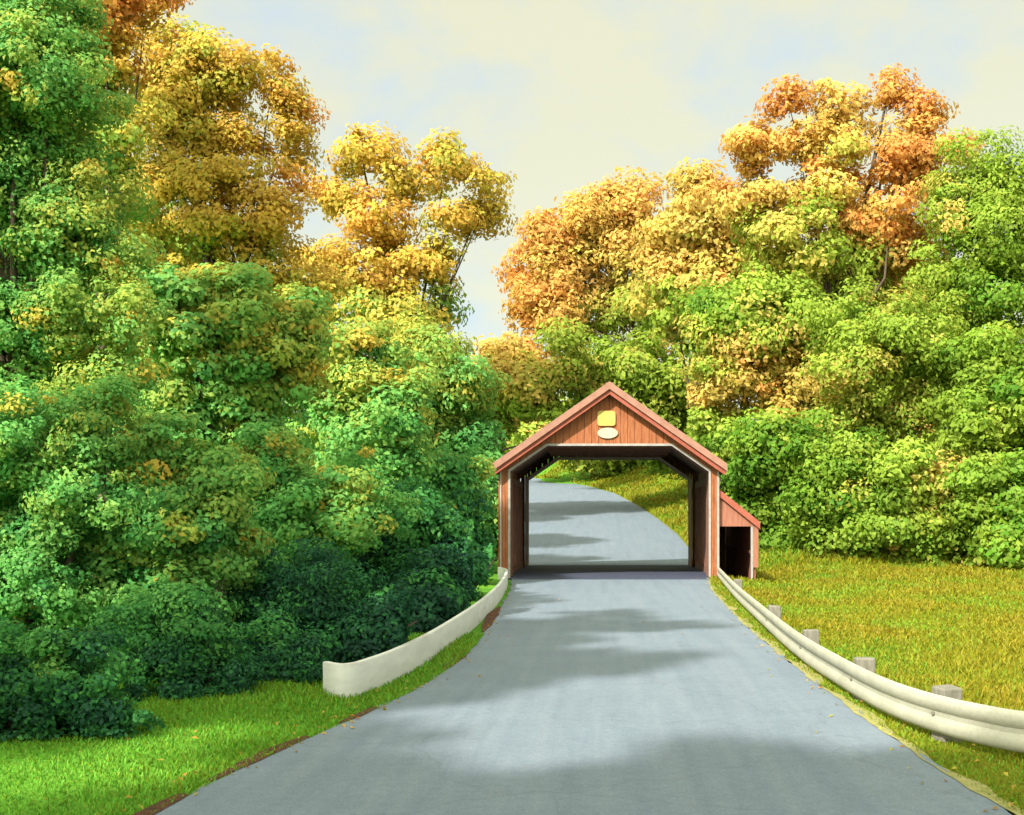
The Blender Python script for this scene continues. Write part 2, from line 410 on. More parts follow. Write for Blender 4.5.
P('leafy_tree', 'mid green tree with few ochre leaves between the green tree and the bridge', 'tree', GL, 34, 350,
  [(320, 360, 40, 0.53), (360, 360, 44, 0.49), (400, 385, 44, 0.47), (330, 420, 48, 0.43), (385, 440, 48, 0.41), (345, 475, 42, 0.41), (350, 390, 26, 0.62), (400, 470, 40, 0.37)], trunk=.2)
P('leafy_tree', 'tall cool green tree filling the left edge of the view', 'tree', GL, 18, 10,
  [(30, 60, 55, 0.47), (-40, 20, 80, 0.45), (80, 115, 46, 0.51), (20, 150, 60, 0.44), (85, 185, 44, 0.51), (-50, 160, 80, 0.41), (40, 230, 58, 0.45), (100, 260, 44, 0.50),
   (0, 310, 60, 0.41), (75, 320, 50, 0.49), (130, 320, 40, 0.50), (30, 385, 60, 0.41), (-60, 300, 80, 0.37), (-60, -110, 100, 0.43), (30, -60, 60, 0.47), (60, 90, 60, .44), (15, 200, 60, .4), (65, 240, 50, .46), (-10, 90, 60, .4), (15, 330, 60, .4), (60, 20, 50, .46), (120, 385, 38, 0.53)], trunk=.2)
P('shrub', 'broad green shrub with dark gaps at the left edge under the tall tree', 'shrub', GL, 15, 50,
  [(40, 440, 60, 0.39), (95, 420, 50, 0.45), (20, 520, 60, 0.35), (90, 490, 55, 0.37), (-50, 470, 80, 0.37), (60, 580, 60, 0.35), (0, 610, 70, 0.33)], bush=True)
P('shrub', 'light green shrub with a yellow spray in the middle of the left thicket', 'shrub', GL, 15.5, 170,
  [(160, 450, 50, 0.43), (215, 480, 46, 0.43), (150, 520, 55, 0.40), (205, 545, 50, 0.40), (150, 575, 34, 0.52), (120, 600, 55, 0.40), (180, 620, 52, 0.37)], bush=True)
P('shrub', 'mid green shrub with ochre sprigs above the dark bushes', 'shrub', GL, 22, 300,
  [(270, 470, 48, 0.41), (330, 490, 46, 0.41), (250, 520, 46, 0.37), (310, 540, 50, 0.35), (340, 495, 22, 0.66), (250, 470, 24, 0.60), (370, 520, 44, 0.35)], bush=True)
P('shrub', 'dark green bush behind the middle of the low white barrier', 'shrub', GL, 24, 400,
  [(400, 520, 46, .26), (440, 540, 42, .2), (370, 560, 48, .2), (420, 580, 44, .14), (385, 610, 44, .12), (445, 590, 34, .13), (420, 615, 34, .1), (455, 600, 22, .12)], bush=True)
P('shrub', 'green bush against the left wall of the bridge', 'shrub', GL, 36, 470,
  [(440, 480, 38, .32), (468, 478, 22, .34), (462, 510, 30, .26), (440, 530, 36, .22), (474, 545, 20, .24), (465, 570, 22, .2)], bush=True)
P('shrub', 'narrow green bush hugging the far left side of the bridge', 'shrub', GL, 48, 465,
  [(462, 470, 26, .38), (486, 478, 20, .36), (488, 505, 18, .36), (466, 525, 26, .32), (484, 540, 20, .3), (450, 555, 24, .28)], bush=True)
P('shrub', 'blackish green bush behind the near end of the low white barrier', 'shrub', GL, 16.5, 290,
  [(300, 570, 48, .2), (270, 590, 46, .14), (335, 600, 44, .14), (250, 620, 50, .14), (310, 640, 46, .12), (350, 640, 34, .12), (255, 660, 38, .14)], bush=True)
P('shrub', 'low dark bush tucked right behind the curled end of the low white barrier', 'shrub', GL, 15.6, 365,
  [(345, 640, 36, .12), (385, 630, 34, .12), (415, 622, 26, .12), (365, 652, 26, .1), (330, 668, 26, .1)], bush=True)
P('shrub', 'dark bush on the lawn touching the curled tip of the low white barrier', 'shrub', GL, 14.4, 265,
  [(268, 650, 40, .14), (305, 655, 34, .12), (238, 668, 34, .14), (285, 676, 24, .12), (318, 676, 18, .1)], bush=True)
P('shrub', 'dark leafy bush pressing against the back of the low white barrier halfway along', 'shrub', GL, 22, 405,
  [(420, 604, 34, .13, 0), (392, 612, 40, .12, 0), (437, 592, 28, .15, 2), (412, 580, 34, .18, 1), (415, 628, 24, .1, -1.5), (402, 634, 22, .1, -2.5), (424, 622, 22, .1, -1.5), (430, 617, 26, .1, -1), (408, 621, 26, .1, -1), (446, 606, 22, .12, 0), (425, 608, 28, .1, -.5)], bush=True)
P('shrub', 'small dark bush behind the far end of the low white barrier', 'shrub', GL, 29, 455,
  [(456, 588, 27, .15, 0), (470, 574, 24, .18, 2), (482, 562, 20, .2, 4), (450, 570, 30, .2, 1)], bush=True)
P('shrub', 'dark bush at the corner of the lawn left of the low white barrier', 'shrub', GL, 13.2, 190,
  [(200, 640, 42, .2), (170, 680, 46, .16), (220, 680, 34, .15), (140, 640, 46, .26), (185, 610, 30, .26)], bush=True)
P('shrub', 'low dark bush edging the lawn at the lower left corner', 'shrub', GL, 10.8, 60,
  [(40, 660, 52, .26), (95, 670, 46, .22), (30, 715, 48, .16), (90, 715, 44, .15), (135, 715, 34, .16), (-40, 690, 70, .2)], bush=True)
P('leafy_tree', 'dull green tree deep in the left wood behind the large maple', 'tree', GL, 49, 210,
  [(60, 250, 60, .38), (140, 270, 60, .4), (220, 290, 60, .42), (290, 330, 55, .42), (100, 350, 70, .36), (200, 380, 70, .36), (290, 400, 60, .36), (30, 420, 70, .34), (130, 440, 70, .34), (230, 460, 70, .34), (330, 450, 60, .34), (60, 140, 60, .4)], trunk=.3)
for X_, Y_, h_, r_, dn, low in OFF:      # trees standing beside and behind the viewer, which dapple the near road with shade
    shade_tree(X_, Y_, h_, r_, dn, low)
# --- behind the bridge
P('maple_tree', 'orange maple with a pale yellow top behind the bridge roof peak', 'tree', GB, 105, 710,
  [(560, 230, 34, 0.90), (600, 212, 30, 0.76), (640, 212, 32, 0.84), (530, 265, 28, 0.99), (580, 265, 40, 0.82), (630, 260, 40, 0.76), (534, 308, 24, 1.00), (555, 310, 40, 0.86),
   (600, 320, 46, 0.62), (645, 310, 42, 0.62), (530, 342, 26, 0.90)], 'leaf_warm', .45)
P('leafy_tree', 'mixed orange and green tree above the left roof slope of the bridge', 'tree', GB, 85, 462,
  [(497, 360, 24, .8), (520, 372, 32, .84), (475, 380, 28, .5), (505, 405, 34, .6), (545, 390, 34, .62), (560, 360, 30, .55), (480, 420, 30, .46), (545, 430, 34, .5)], 'leaf_warm', .3)
P('leafy_tree', 'soft yellow green tree above the right roof slope of the bridge', 'tree', GB, 90, 725,
  [(610, 370, 34, .56), (650, 370, 40, .5), (590, 400, 36, .55), (640, 410, 42, .46), (680, 400, 36, .46), (600, 435, 38, .48), (670, 440, 40, .46)], 'leaf_warm', .3)
P('shrub', 'yellow green thicket on the bank seen through the bridge', 'shrub', GB, 125, 620,
  [(560, 440, 30, .5), (600, 440, 32, .52), (640, 445, 34, .5), (680, 450, 36, .5), (530, 445, 30, .48), (710, 440, 34, .46)], 'leaf_warm', .3, bush=True)
P('shrub', 'far hazy thicket on the rise just above the left roof slope of the bridge', 'shrub', GB, 150, 470,
  [(430, 420, 30, .5), (470, 415, 32, .52), (510, 415, 32, .5), (545, 420, 32, .54), (450, 445, 30, .46), (500, 445, 30, .46), (540, 445, 28, .5)], 'leaf_warm', .3, bush=True)
P('leafy_tree', 'yellow green tree half hidden behind the tallest orange maple', 'tree', GR, 80, 850,
  [(800, 290, 46, .6), (850, 300, 46, .56), (900, 300, 48, .54), (780, 340, 46, .5), (840, 350, 46, .5), (900, 350, 46, .48), (950, 300, 40, .5), (740, 290, 40, .62), (860, 400, 46, .46), (800, 400, 46, .46), (930, 390, 46, .46), (980, 360, 46, .44)], 'leaf_warm', .3)
# --- right side
P('maple_tree', 'pale yellow maple left of the tall orange tree', 'tree', GR, 74, 700,
  [(700, 195, 28, 0.81), (680, 225, 34, 0.77), (715, 235, 36, 0.79), (675, 265, 34, 0.77), (712, 285, 42, 0.73), (740, 215, 30, 0.79), (672, 310, 36, 0.60), (720, 330, 40, 0.50)], 'leaf_warm', .35)
P('maple_tree', 'tallest maple on the right with an orange crown full of sky gaps', 'tree', GR, 64, 840,
  [(748, 150, 28, 0.92), (788, 100, 20, 0.98), (800, 150, 32, 0.86), (845, 105, 30, .82), (838, 150, 34, 0.78), (890, 90, 24, 0.92), (925, 105, 24, 0.98), (905, 150, 38, 0.96), (935, 150, 24, 0.96),
   (770, 195, 42, 0.82), (830, 205, 46, 0.78), (890, 205, 46, 0.92), (790, 250, 50, 0.62), (860, 265, 52, 0.60), (915, 245, 38, 0.88), (740, 200, 30, 0.84)], 'leaf_warm', .4, fill=False)
P('leafy_tree', 'bluish green tree at the upper right edge of the view', 'tree', GR, 60, 990,
  [(975, 160, 30, .5), (1010, 190, 40, .44), (960, 205, 36, .5), (1040, 250, 50, .38), (985, 245, 44, .42), (945, 270, 40, .5), (1000, 305, 48, .34), (950, 325, 46, .46), (1050, 340, 50, .34), (1060, 180, 45, .4)], 'leaf_warm', .3)
P('leafy_tree', 'bright green tree with an orange patch right of the bridge roof', 'tree', GR, 62, 750,
  [(720, 310, 38, .34), (765, 315, 44, .4), (805, 325, 42, .46), (720, 355, 36, .66), (760, 370, 40, .76), (800, 385, 34, .74), (725, 400, 34, .78), (770, 415, 36, .7), (700, 430, 32, .5), (830, 370, 40, .44)], 'leaf_warm', .28)
P('leafy_tree', 'light olive tree in the middle of the right tree line', 'tree', GR, 57, 890,
  [(860, 320, 44, .48), (905, 340, 44, .5), (850, 375, 46, .54), (900, 395, 48, .56), (945, 385, 42, .5), (855, 425, 44, .48), (920, 440, 42, .46)], 'leaf_warm', .25)
P('leafy_tree', 'green tree with dark leaf clusters at the right edge of the view', 'tree', GR, 54, 1000,
  [(985, 360, 42, .38), (1030, 390, 50, .32), (970, 410, 44, .42), (1015, 440, 46, .38), (965, 460, 42, .5), (1050, 470, 50, .36)], 'leaf_warm', .22)
P('shrub', 'deep green bush beside the small walkway roof', 'shrub', GR, 56, 760,
  [(735, 450, 34, .28), (775, 450, 38, .3), (740, 490, 32, .26), (785, 490, 38, .28), (765, 525, 34, .3), (800, 540, 28, .34), (745, 540, 26, .34)], 'leaf_warm', .2, bush=True)
P('shrub', 'rounded green bush at the meadow edge second from the bridge', 'shrub', GR, 53, 840,
  [(820, 450, 38, .38), (855, 470, 38, .36), (820, 500, 38, .3), (860, 520, 36, .34), (835, 545, 28, .36), (880, 548, 24, .4)], 'leaf_warm', .2, bush=True)
P('shrub', 'bush with a golden spray at the meadow edge', 'shrub', GR, 52, 925,
  [(900, 470, 36, .4), (940, 485, 32, .7), (925, 510, 28, .6), (895, 525, 36, .34), (945, 540, 32, .36), (910, 555, 24, .4), (970, 500, 30, .4)], 'leaf_warm', .2, bush=True)
P('shrub', 'green bush at the meadow edge by the right border of the view', 'shrub', GR, 50, 1010,
  [(990, 490, 38, .36), (1030, 500, 44, .34), (985, 535, 36, .36), (1025, 550, 38, .38), (1070, 530, 45, .36), (1000, 565, 22, .42)], 'leaf_warm', .2, bush=True)
print('leaves', LEAVES)

# ---------------------------------------------------------------- grass
def grass(name, n, xf, yf, hgt, wid, hue, mat='grass'):
    y = yf(n); x = xf(n, y)
    z = H(x, y) - .01
    k = (x > edge(RIGHT_EDGE, y) + .02) | (x < edge(LEFT_EDGE, y) + .03)
    k &= ~((y > 39.6) & (y < 50.6) & (x > -4.2) & (x < 5.4))
    x, y, z = x[k], y[k], z[k]; n = len(x)
    patch = .5 + .5 * np.sin(x * 1.1 + np.sin(y * .8)) * np.sin(y * .7 + 1.7 * np.sin(x * .5))
    h = hgt(x, y) * rng.uniform(.5, 1.25, n) * (.7 + .6 * patch); w = wid(y) * rng.uniform(.7, 1.3, n)
    a = rng.uniform(0, 2 * math.pi, n); lean = rng.normal(size=(n, 2)) * .35 * h[:, None]
    b = np.stack([x, y, z], -1); dx = np.stack([np.cos(a) * w, np.sin(a) * w, 0 * a], -1)
    tip = b + np.stack([lean[:, 0], lean[:, 1], h], -1)
    mid = b + np.stack([lean[:, 0] * .35, lean[:, 1] * .35, h * .6], -1)
    Pt = np.stack([b - dx, b + dx, mid + dx * .8, tip], 1)
    Pt2 = np.stack([b - dx, mid + dx * .8, tip, mid - dx * .8], 1)
    Q = np.stack([b - dx, b + dx, mid + dx * .75, mid - dx * .75], 1)
    Tq = np.stack([mid - dx * .75, mid + dx * .75, tip + dx * .1, tip - dx * .1], 1)
    V = np.concatenate([Q.reshape(-1, 3), Tq.reshape(-1, 3)])
    o = link(name, V, np.arange(len(V)).reshape(-1, 4), M[mat])
    t = np.clip(hue(x, y, patch) + rng.normal(size=n) * .1, 0, 1); v = np.clip(1 + rng.normal(size=n) * .15, .6, 1.5)
    for nm, arr in (('leaf_hue', t), ('leaf_tone', v)):
        at_ = o.data.attributes.new(nm, 'FLOAT', 'FACE'); at_.data.foreach_set('value', np.concatenate([arr, arr]).astype(np.float32))
    return tag(o, kind='stuff')
o = grass('lawn_grass', 90000, lambda n, y: edge(LEFT_EDGE, y) + .03 - rng.random(n) ** 1.3 * 4.5, lambda n: 5.5 + 15 * rng.random(n) ** 1.5,
      lambda x, y: .05 + .03 * sm(10, 20, y), lambda y: .004 + .00035 * y, lambda x, y, p: .34 + .12 * p)
tag(o, 'short bright green lawn grass left of the road', 'grass')
o = grass('verge_grass', 60000, lambda n, y: edge(RIGHT_EDGE, y) + .03 + rng.random(n) ** 1.2 * 2.2, lambda n: 6 + 34 * rng.random(n) ** 1.6,
      lambda x, y: .05 + 0 * x, lambda y: .004 + .0004 * y, lambda x, y, p: .55 + .15 * p)
tag(o, 'olive verge grass under the guard rail', 'grass')
o = grass('meadow_grass', 130000, lambda n, y: 3.4 + rng.random(n) * (.42 * y + 2), lambda n: 8 + 50 * rng.random(n) ** .9,
      lambda x, y: .09 + .10 * sm(25, 48, y), lambda y: .004 + .0006 * y, lambda x, y, p: .57 + .32 * p)
tag(o, 'yellow green meadow grass right of the guard rail', 'grass')
o = grass('bank_grass', 60000, lambda n, y: edge(RIGHT_EDGE, y) + .2 + rng.random(n) * 14, lambda n: 51 + 90 * rng.random(n),
      lambda x, y: .32 + 0 * x, lambda y: .0008 * y, lambda x, y, p: .55 + .25 * p)
tag(o, 'yellow green grass on the bank beyond the bridge', 'grass')

n = 420; yf = 6.5 + 33 * rng.random(n) ** 1.4; sd_ = rng.random(n) < .6
off = np.abs(rng.normal(size=n)) * .35 * np.where(rng.random(n) < .12, 3, 1) - .15
xf = np.where(sd_, edge(LEFT_EDGE, yf) - off * np.where(rng.random(n) < .3, -1, 1), edge(RIGHT_EDGE, yf) + off * np.where(rng.random(n) < .3, -1, 1))
zf = np.maximum(H(xf, yf) + np.where((xf > edge(LEFT_EDGE, yf)) & (xf < edge(RIGHT_EDGE, yf)), .03, .05), .016)
Nf = np.array([0, 0, 1.]) + rng.normal(size=(n, 3)) * .25
tag(leaf_object('fallen_leaves', np.stack([xf, yf, zf], -1), Nf, rng.uniform(.035, .075, n), rng.uniform(.6, 1, n), rng.uniform(.5, 1, n), M['leaf_cool'], None),
    'yellow and brown fallen leaves scattered along both road edges', 'leaves', kind='stuff')
# ---------------------------------------------------------------- covered bridge
XC, Y0, Y1 = .15, 40.0, 50.0
HW, OW, ZCH, ZTOP, TW = 3.65, 3.38, 3.58, 4.48, 2.1
ZR, SL = 6.36, .70                      # underside line of the roof at the ridge, slope
br = empty('covered_bridge', (XC, Y0, 0), 'red covered wooden bridge with gabled portal over the road and small side walkway', 'bridge')
zroof = lambda x: ZR - SL * abs(x - XC)
def zopen(x):
    a = abs(x - XC)
    if a >= OW: return 0.
    if a <= TW: return ZTOP
    return ZTOP + (ZCH - ZTOP) * (a - TW) / (OW - TW)
def portal(name, y0, mat):
    mb = MB(); cuts = sorted({XC - HW, XC - OW, XC - TW, XC, XC + TW, XC + OW, XC + HW} | {round(XC + (k + .5) * .24, 3) for k in range(-15, 15) if abs((k + .5) * .24) < HW - .02})
    for a, b in zip(cuts, cuts[1:]):
        if b - a < .02: continue
        m_ = (a + b) / 2; g = .006; j = random.uniform(-.008, .008)
        if abs(m_ - XC) > OW: zb = (0, 0)
        else: zb = (zopen(a), zopen(b)) if abs(m_ - XC) < OW - .001 else (0, 0)
        if abs(a - XC) >= OW - 1e-6 and abs(m_ - XC) < OW: zb = (ZCH, zb[1])
        if abs(b - XC) >= OW - 1e-6 and abs(m_ - XC) < OW: zb = (zb[0], ZCH)
        za, zc = zroof(a) - .01, zroof(b) - .01
        mb.prism([(a + g, zb[0]), (b - g, zb[1]), (b - g, zc), (a + g, za)], y0 + j, y0 + .09 + j)
    return mb.build(name, mat, br)
portal('portal_wall', Y0, M['siding'])
portal('portal_wall', Y1 - .1, M['siding'])
# portal lining (deep dark frame inside the opening)
def ring(y0, y1, grow, thick):
    pts_o = [(-OW - grow, 0), (-OW - grow, ZCH + .02), (-TW - grow * .5, ZTOP + grow), (TW + grow * .5, ZTOP + grow), (OW + grow, ZCH + .02), (OW + grow, 0)]
    pts_i = [(-OW + thick, 0), (-OW + thick, ZCH - thick * .4), (-TW + thick * .4, ZTOP - thick), (TW - thick * .4, ZTOP - thick), (OW - thick, ZCH - thick * .4), (OW - thick, 0)]
    mb = MB()
    for k in range(5):
        a, b, c, d_ = pts_o[k], pts_o[k + 1], pts_i[k + 1], pts_i[k]
        mb.hexa([(XC + a[0], y0, a[1]), (XC + b[0], y0, b[1]), (XC + c[0], y0, c[1]), (XC + d_[0], y0, d_[1]),
                 (XC + a[0], y1, a[1]), (XC + b[0], y1, b[1]), (XC + c[0], y1, c[1]), (XC + d_[0], y1, d_[1])])
    return mb
ring(Y0 - .035, Y0 - .012, .0, .075).build('portal_trim', M['white'], br)
ring(Y1 + .012, Y1 + .035, .0, .06).build('portal_trim', M['white'], br)
ring(Y0 + .11, Y0 + 1.5, -.02, .04).build('portal_lining', M['timber'], br)
ring(Y1 - 1.5, Y1 - .12, -.02, .03).build('portal_lining', M['timber'], br)
# side walls of vertical boards and trusses
for sx in (-1, 1):
    mb = MB(); y = Y0 + .1
    while y < Y1 - .12:
        j = random.uniform(-.008, .008)
        xo = XC + sx * HW
        mb.box(xo - .06 + j, xo - .02 + j, y + .005, min(y + .25, Y1 - .12) - .005, 0.0, zroof(xo) - .03); y += .25
    mb.build('side_wall', M['siding_worn'] if sx > 0 else M['siding'], br)
    t = MB(); xi = XC + sx * (HW - .13)
    t.box(xi - .035, xi + .05, Y0 + 1.52, Y1 - 1.52, .02, .26); t.box(xi - .035, xi + .05, Y0 + 1.52, Y1 - 1.52, 3.2, 3.44)
    n = 6; step = (Y1 - Y0 - 3.1) / n
    for k in range(n + 1):
        yy = Y0 + 1.55 + k * step; t.box(xi - .045, xi + .045, yy - .09, yy + .09, .262, 3.198)
    for k in range(n):
        ya = Y0 + 1.55 + k * step + .09; yb = ya + step - .18
        if k % 2: ya, yb = yb, ya
        d0 = .09
        t.hexa([(xi - .035, ya - d0, .262), (xi + .035, ya - d0, .262), (xi + .035, ya + d0, .262), (xi - .035, ya + d0, .262),
                (xi - .035, yb - d0, 3.198), (xi + .035, yb - d0, 3.198), (xi + .035, yb + d0, 3.198), (xi - .035, yb + d0, 3.198)])
    t.build('truss', M['timber'], br)
for yy in np.linspace(Y0 + 2.2, Y1 - 2.2, 6):
    MB().box(XC - 2.3, XC + 2.3, yy - .1, yy + .1, 4.46, 4.62).build('tie_beam', M['timber'], br)
dk = MB(); y = Y0 - 1.05  # rows before the portal added to carry the painted shade band forward
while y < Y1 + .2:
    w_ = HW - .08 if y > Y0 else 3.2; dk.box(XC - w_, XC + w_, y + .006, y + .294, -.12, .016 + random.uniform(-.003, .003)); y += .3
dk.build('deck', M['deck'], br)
for ya, yb in ((Y0 - .1, Y0 + .7), (Y1 - .7, Y1 + .1)):
    MB().box(XC - HW - .3, XC + HW + .3, ya, yb, -1.2, -.13).build('abutment', M['post'], br)
# roof
EW = 3.86
def slab(sx, y0, y1, up0, up1, ew=EW, r=None):
    mb = MB(); xa, xb = XC, XC + sx * ew
    za, zb = zroof(xa), ZR - SL * ew
    P8 = [(xa, y0, za + up0), (xb, y0, zb + up0), (xb, y1, zb + up0), (xa, y1, za + up0), (xa, y0, za + up1), (xb, y0, zb + up1), (xb, y1, zb + up1), (xa, y1, za + up1)]
    return mb.hexa(P8)
rf = MB()
for sx in (-1, 1):
    m_ = slab(sx, Y0 - .38, Y1 + .5, .0, .05); rf.add(m_.v, m_.f)
    nrow = 16
    for k in range(nrow):
        f0, f1 = k / nrow, (k + 1) / nrow + .012
        xa, xb = XC + sx * EW * f0, XC + sx * EW * min(f1, 1.01)
        za, zb = ZR - SL * EW * f0 + .053, ZR - SL * EW * min(f1, 1.01) + .085
        rf.hexa([(xa, Y0 - .38, za - .02), (xb, Y0 - .38, zb - .03), (xb, Y1 + .5, zb - .03), (xa, Y1 + .5, za - .02),
                 (xa, Y0 - .38, za), (xb, Y0 - .38, zb), (xb, Y1 + .5, zb), (xa, Y1 + .5, za)])
rf.box(XC - .12, XC + .12, Y0 - .385, Y1 + .505, ZR + .03, ZR + .115)
rf.build('roof', M['roof'], br)
for y0, y1 in ((Y0 - .43, Y0 - .385), (Y1 + .505, Y1 + .55)):
    rk = MB(); r2 = MB()
    for sx in (-1, 1):
        m_ = slab(sx, y0, y1, -.10, .15, EW + .03); rk.add(m_.v, m_.f)
    rk.build('rake_board', M['rake'], br)
uf = MB()
for sx in (-1, 1):
    m_ = slab(sx, Y0 - .35, Y0 - .31, -.27, -.012, EW - .02); uf.add(m_.v, m_.f)
uf.build('rake_frieze', M['rake_red'], br)
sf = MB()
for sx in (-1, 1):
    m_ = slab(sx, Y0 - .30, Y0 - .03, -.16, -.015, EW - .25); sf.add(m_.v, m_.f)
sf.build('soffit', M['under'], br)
for sx in (-1, 1):
    xa = XC + sx * (EW - .02); zz = ZR - SL * EW
    MB().box(min(xa, xa + sx * .035), max(xa, xa + sx * .035), Y0 - .38, Y1 + .5, zz - .14, zz + .02).build('eave_board', M['rake'], br)
MB().box(XC + HW - .07, XC + HW + .005, Y0 - .04, Y0 - .012, 0, 3.55).build('corner_trim', M['white'], br)
MB().box(XC - HW - .005, XC - HW + .05, Y0 - .04, Y0 - .012, 0, 3.55).build('corner_trim', M['white'], br)
# plaques on the gable
def rounded(cx, cz, w, h, p=4, n=28):
    o = []
    for k in range(n):
        t = 2 * math.pi * k / n; c, s = math.cos(t), math.sin(t)
        o.append((cx + w / 2 * math.copysign(abs(c) ** (2 / p), c), cz + h / 2 * math.copysign(abs(s) ** (2 / p), s)))
    return o
MB().prism(rounded(XC - .1, 5.32, .60, .50, 7), Y0 - .06, Y0 - .014).build('square_plaque', M['plaque'], br)['label'] = 'yellow rounded square plaque'
MB().prism(rounded(XC - .06, 4.83, .68, .36, 2), Y0 - .055, Y0 - .014).build('oval_plaque', M['oval'], br)['label'] = 'cream oval plaque'
# side walkway under a lean-to roof
WX0, WX1 = XC + HW + .0, 5.05
def zl(x): return 2.90 - (x - WX0) * .80
wr = MB(); ya, yb = Y0 + .1, Y1 - .2
wr.hexa([(WX0, ya, zl(WX0) - .09), (WX1 + .1, ya, zl(WX1 + .1) - .09), (WX1 + .1, yb, zl(WX1 + .1) - .09), (WX0, yb, zl(WX0) - .09),
         (WX0, ya, zl(WX0) + .04), (WX1 + .1, ya, zl(WX1 + .1) + .04), (WX1 + .1, yb, zl(WX1 + .1) + .04), (WX0, yb, zl(WX0) + .04)])
wr.build('walkway_roof', M['roof'], br)
wk = MB()
wk.hexa([(WX0, ya - .05, zl(WX0) - .17), (WX1 + .13, ya - .05, zl(WX1 + .13) - .17), (WX1 + .13, ya - .005, zl(WX1 + .13) - .17), (WX0, ya - .005, zl(WX0) - .17),
         (WX0, ya - .05, zl(WX0) + .07), (WX1 + .13, ya - .05, zl(WX1 + .13) + .07), (WX1 + .13, ya - .005, zl(WX1 + .13) + .07), (WX0, ya - .005, zl(WX0) + .07)])
wk.build('walkway_rake_board', M['rake_red'], br)
MB().prism([(WX0 + .01, 1.72), (WX1 - .02, 1.72), (WX1 - .02, zl(WX1) - .1), (WX0 + .01, zl(WX0) - .1)], ya + .06, ya + .1).build('walkway_gable', M['siding_worn'], br)
mb = MB(); y = ya + .12
while y < yb - .1:
    j = random.uniform(-.006, .006); mb.box(WX1 - .05 + j, WX1 - .01 + j, y + .004, min(y + .22, yb) - .004, -.3, zl(WX1) - .1); y += .22
mb.build('walkway_wall', M['siding_worn'], br)
mb = MB(); mb.box(WX1 - .17, WX1 - .10, ya + .03, ya + .11, -.4, 1.715); mb.box(WX1 - .1, WX1 + .08, ya + .04, ya + .1, .35, zl(WX1) - .16)
mb2 = MB(); mb2.box(WX1 - .098, WX1 + .08, ya + .04, ya + .1, .35, zl(WX1 + .08) - .12)
MB().box(WX1 - .17, WX1 - .10, ya + .03, ya + .11, -.4, 1.715).build('walkway_post', M['white'], br)
mb2.build('walkway_corner_board', M['siding_worn'], br)
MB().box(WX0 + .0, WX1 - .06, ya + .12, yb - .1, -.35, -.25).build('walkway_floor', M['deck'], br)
mb = MB()
mb.box(WX1 - .13, WX1 - .06, ya + .12, yb, .8, .9)
mb.box(WX0 + .02, WX1 - .06, yb - .06, yb - .02, -.25, 1.75)
mb.build('walkway_lining', M['timber'], br)

# ---------------------------------------------------------------- guard rail (right)
def smooth_path(pts, step=.25):
    pts = np.array(pts, float); P_ = np.vstack([2 * pts[0] - pts[1], pts, 2 * pts[-1] - pts[-2]]); out = []
    for i in range(1, len(P_) - 2):
        L = np.linalg.norm(P_[i + 1] - P_[i]); n = max(2, int(L / step))
        for k in range(n):
            t = k / n; a, b, c, d = P_[i - 1], P_[i], P_[i + 1], P_[i + 2]
            out.append(.5 * ((2 * b) + (c - a) * t + (2 * a - 5 * b + 4 * c - d) * t * t + (3 * b - a - 3 * c + d) * t ** 3))
    out.append(pts[-1]); return np.array(out)
def sweep(path, prof, flip=1):
    """prof: closed (offset towards the road, height)"""
    mb = MB(); n = len(prof); V = []; Fc = []
    for i, p in enumerate(path):
        t = path[min(i + 1, len(path) - 1)] - path[max(i - 1, 0)]; t = t / np.linalg.norm(t)
        nr = np.array((-t[1], t[0], 0)) * flip
        for o, z in prof: V.append(p + nr * o + np.array((0, 0, z)))
    for i in range(len(path) - 1):
        for k in range(n): Fc.append((i * n + k, i * n + (k + 1) % n, (i + 1) * n + (k + 1) % n, (i + 1) * n + k))
    Fc.append(tuple(range(n - 1, -1, -1))); Fc.append(tuple((len(path) - 1) * n + k for k in range(n)))
    return mb.add(V, Fc)
ZC = .20
rp = smooth_path([on_ground(x, y, ZC) for x, y in ((718.5, 572), (735, 590), (757, 610), (795, 642), (840, 671), (885, 695), (935, 713), (985, 725), (1030, 733), (1110, 742), (1260, 752))])
rp[:, 2] = ZC
prof = []
zz = [-.175, -.165, -.125, -.06, -.022, .022, .06, .125, .165, .175]; oo = [.01, .025, .048, .044, .012, .012, .044, .048, .025, .01]
prof = [(o, z) for o, z in zip(oo, zz)] + [(o - .012, z) for o, z in list(zip(oo, zz))[::-1]]
gr = empty('guard_rail', (rp[0][0], rp[0][1], 0), 'pale grey ridged guard rail on square posts curving along the right of the road', 'guard rail')
rl_ = sweep(rp, prof, -1).build('rail', M['rail'], gr, True); rm_ = rl_.modifiers.new('edges', 'EDGE_SPLIT'); rm_.split_angle = R(38)
for (px, py) in ((733, 577), (767, 601), (801, 634), (851, 667), (936, 700), (1075, 728)):
    # post where the rail passes px
    u = np.array([(CX + p[0] / p[1] * F) for p in rp]); i = int(np.argmin(abs(u - px))); p = rp[i]
    t = rp[min(i + 1, len(rp) - 1)] - rp[max(i - 1, 0)]; t /= np.linalg.norm(t); nr = np.array((-t[1], t[0], 0))
    c = p + nr * .125; h = .105
    gz = float(H(c[0], c[1])) - .25
    a, b = t * h, nr * h
    ring8 = [c - a - b, c + a - b, c + a + b, c - a + b]
    top = ZC + .175 + .06 + random.uniform(-.015, .015)
    MB().hexa([(q_[0], q_[1], gz) for q_ in ring8] + [(q_[0], q_[1], top + random.uniform(-.012, .012)) for q_ in ring8]).build('post', M['post'], gr, bevel=.018)
    f = p - nr * .012; MB().tube([f, f - nr * .022], [.022, .02], 6).build('bolt', M['post'], gr)
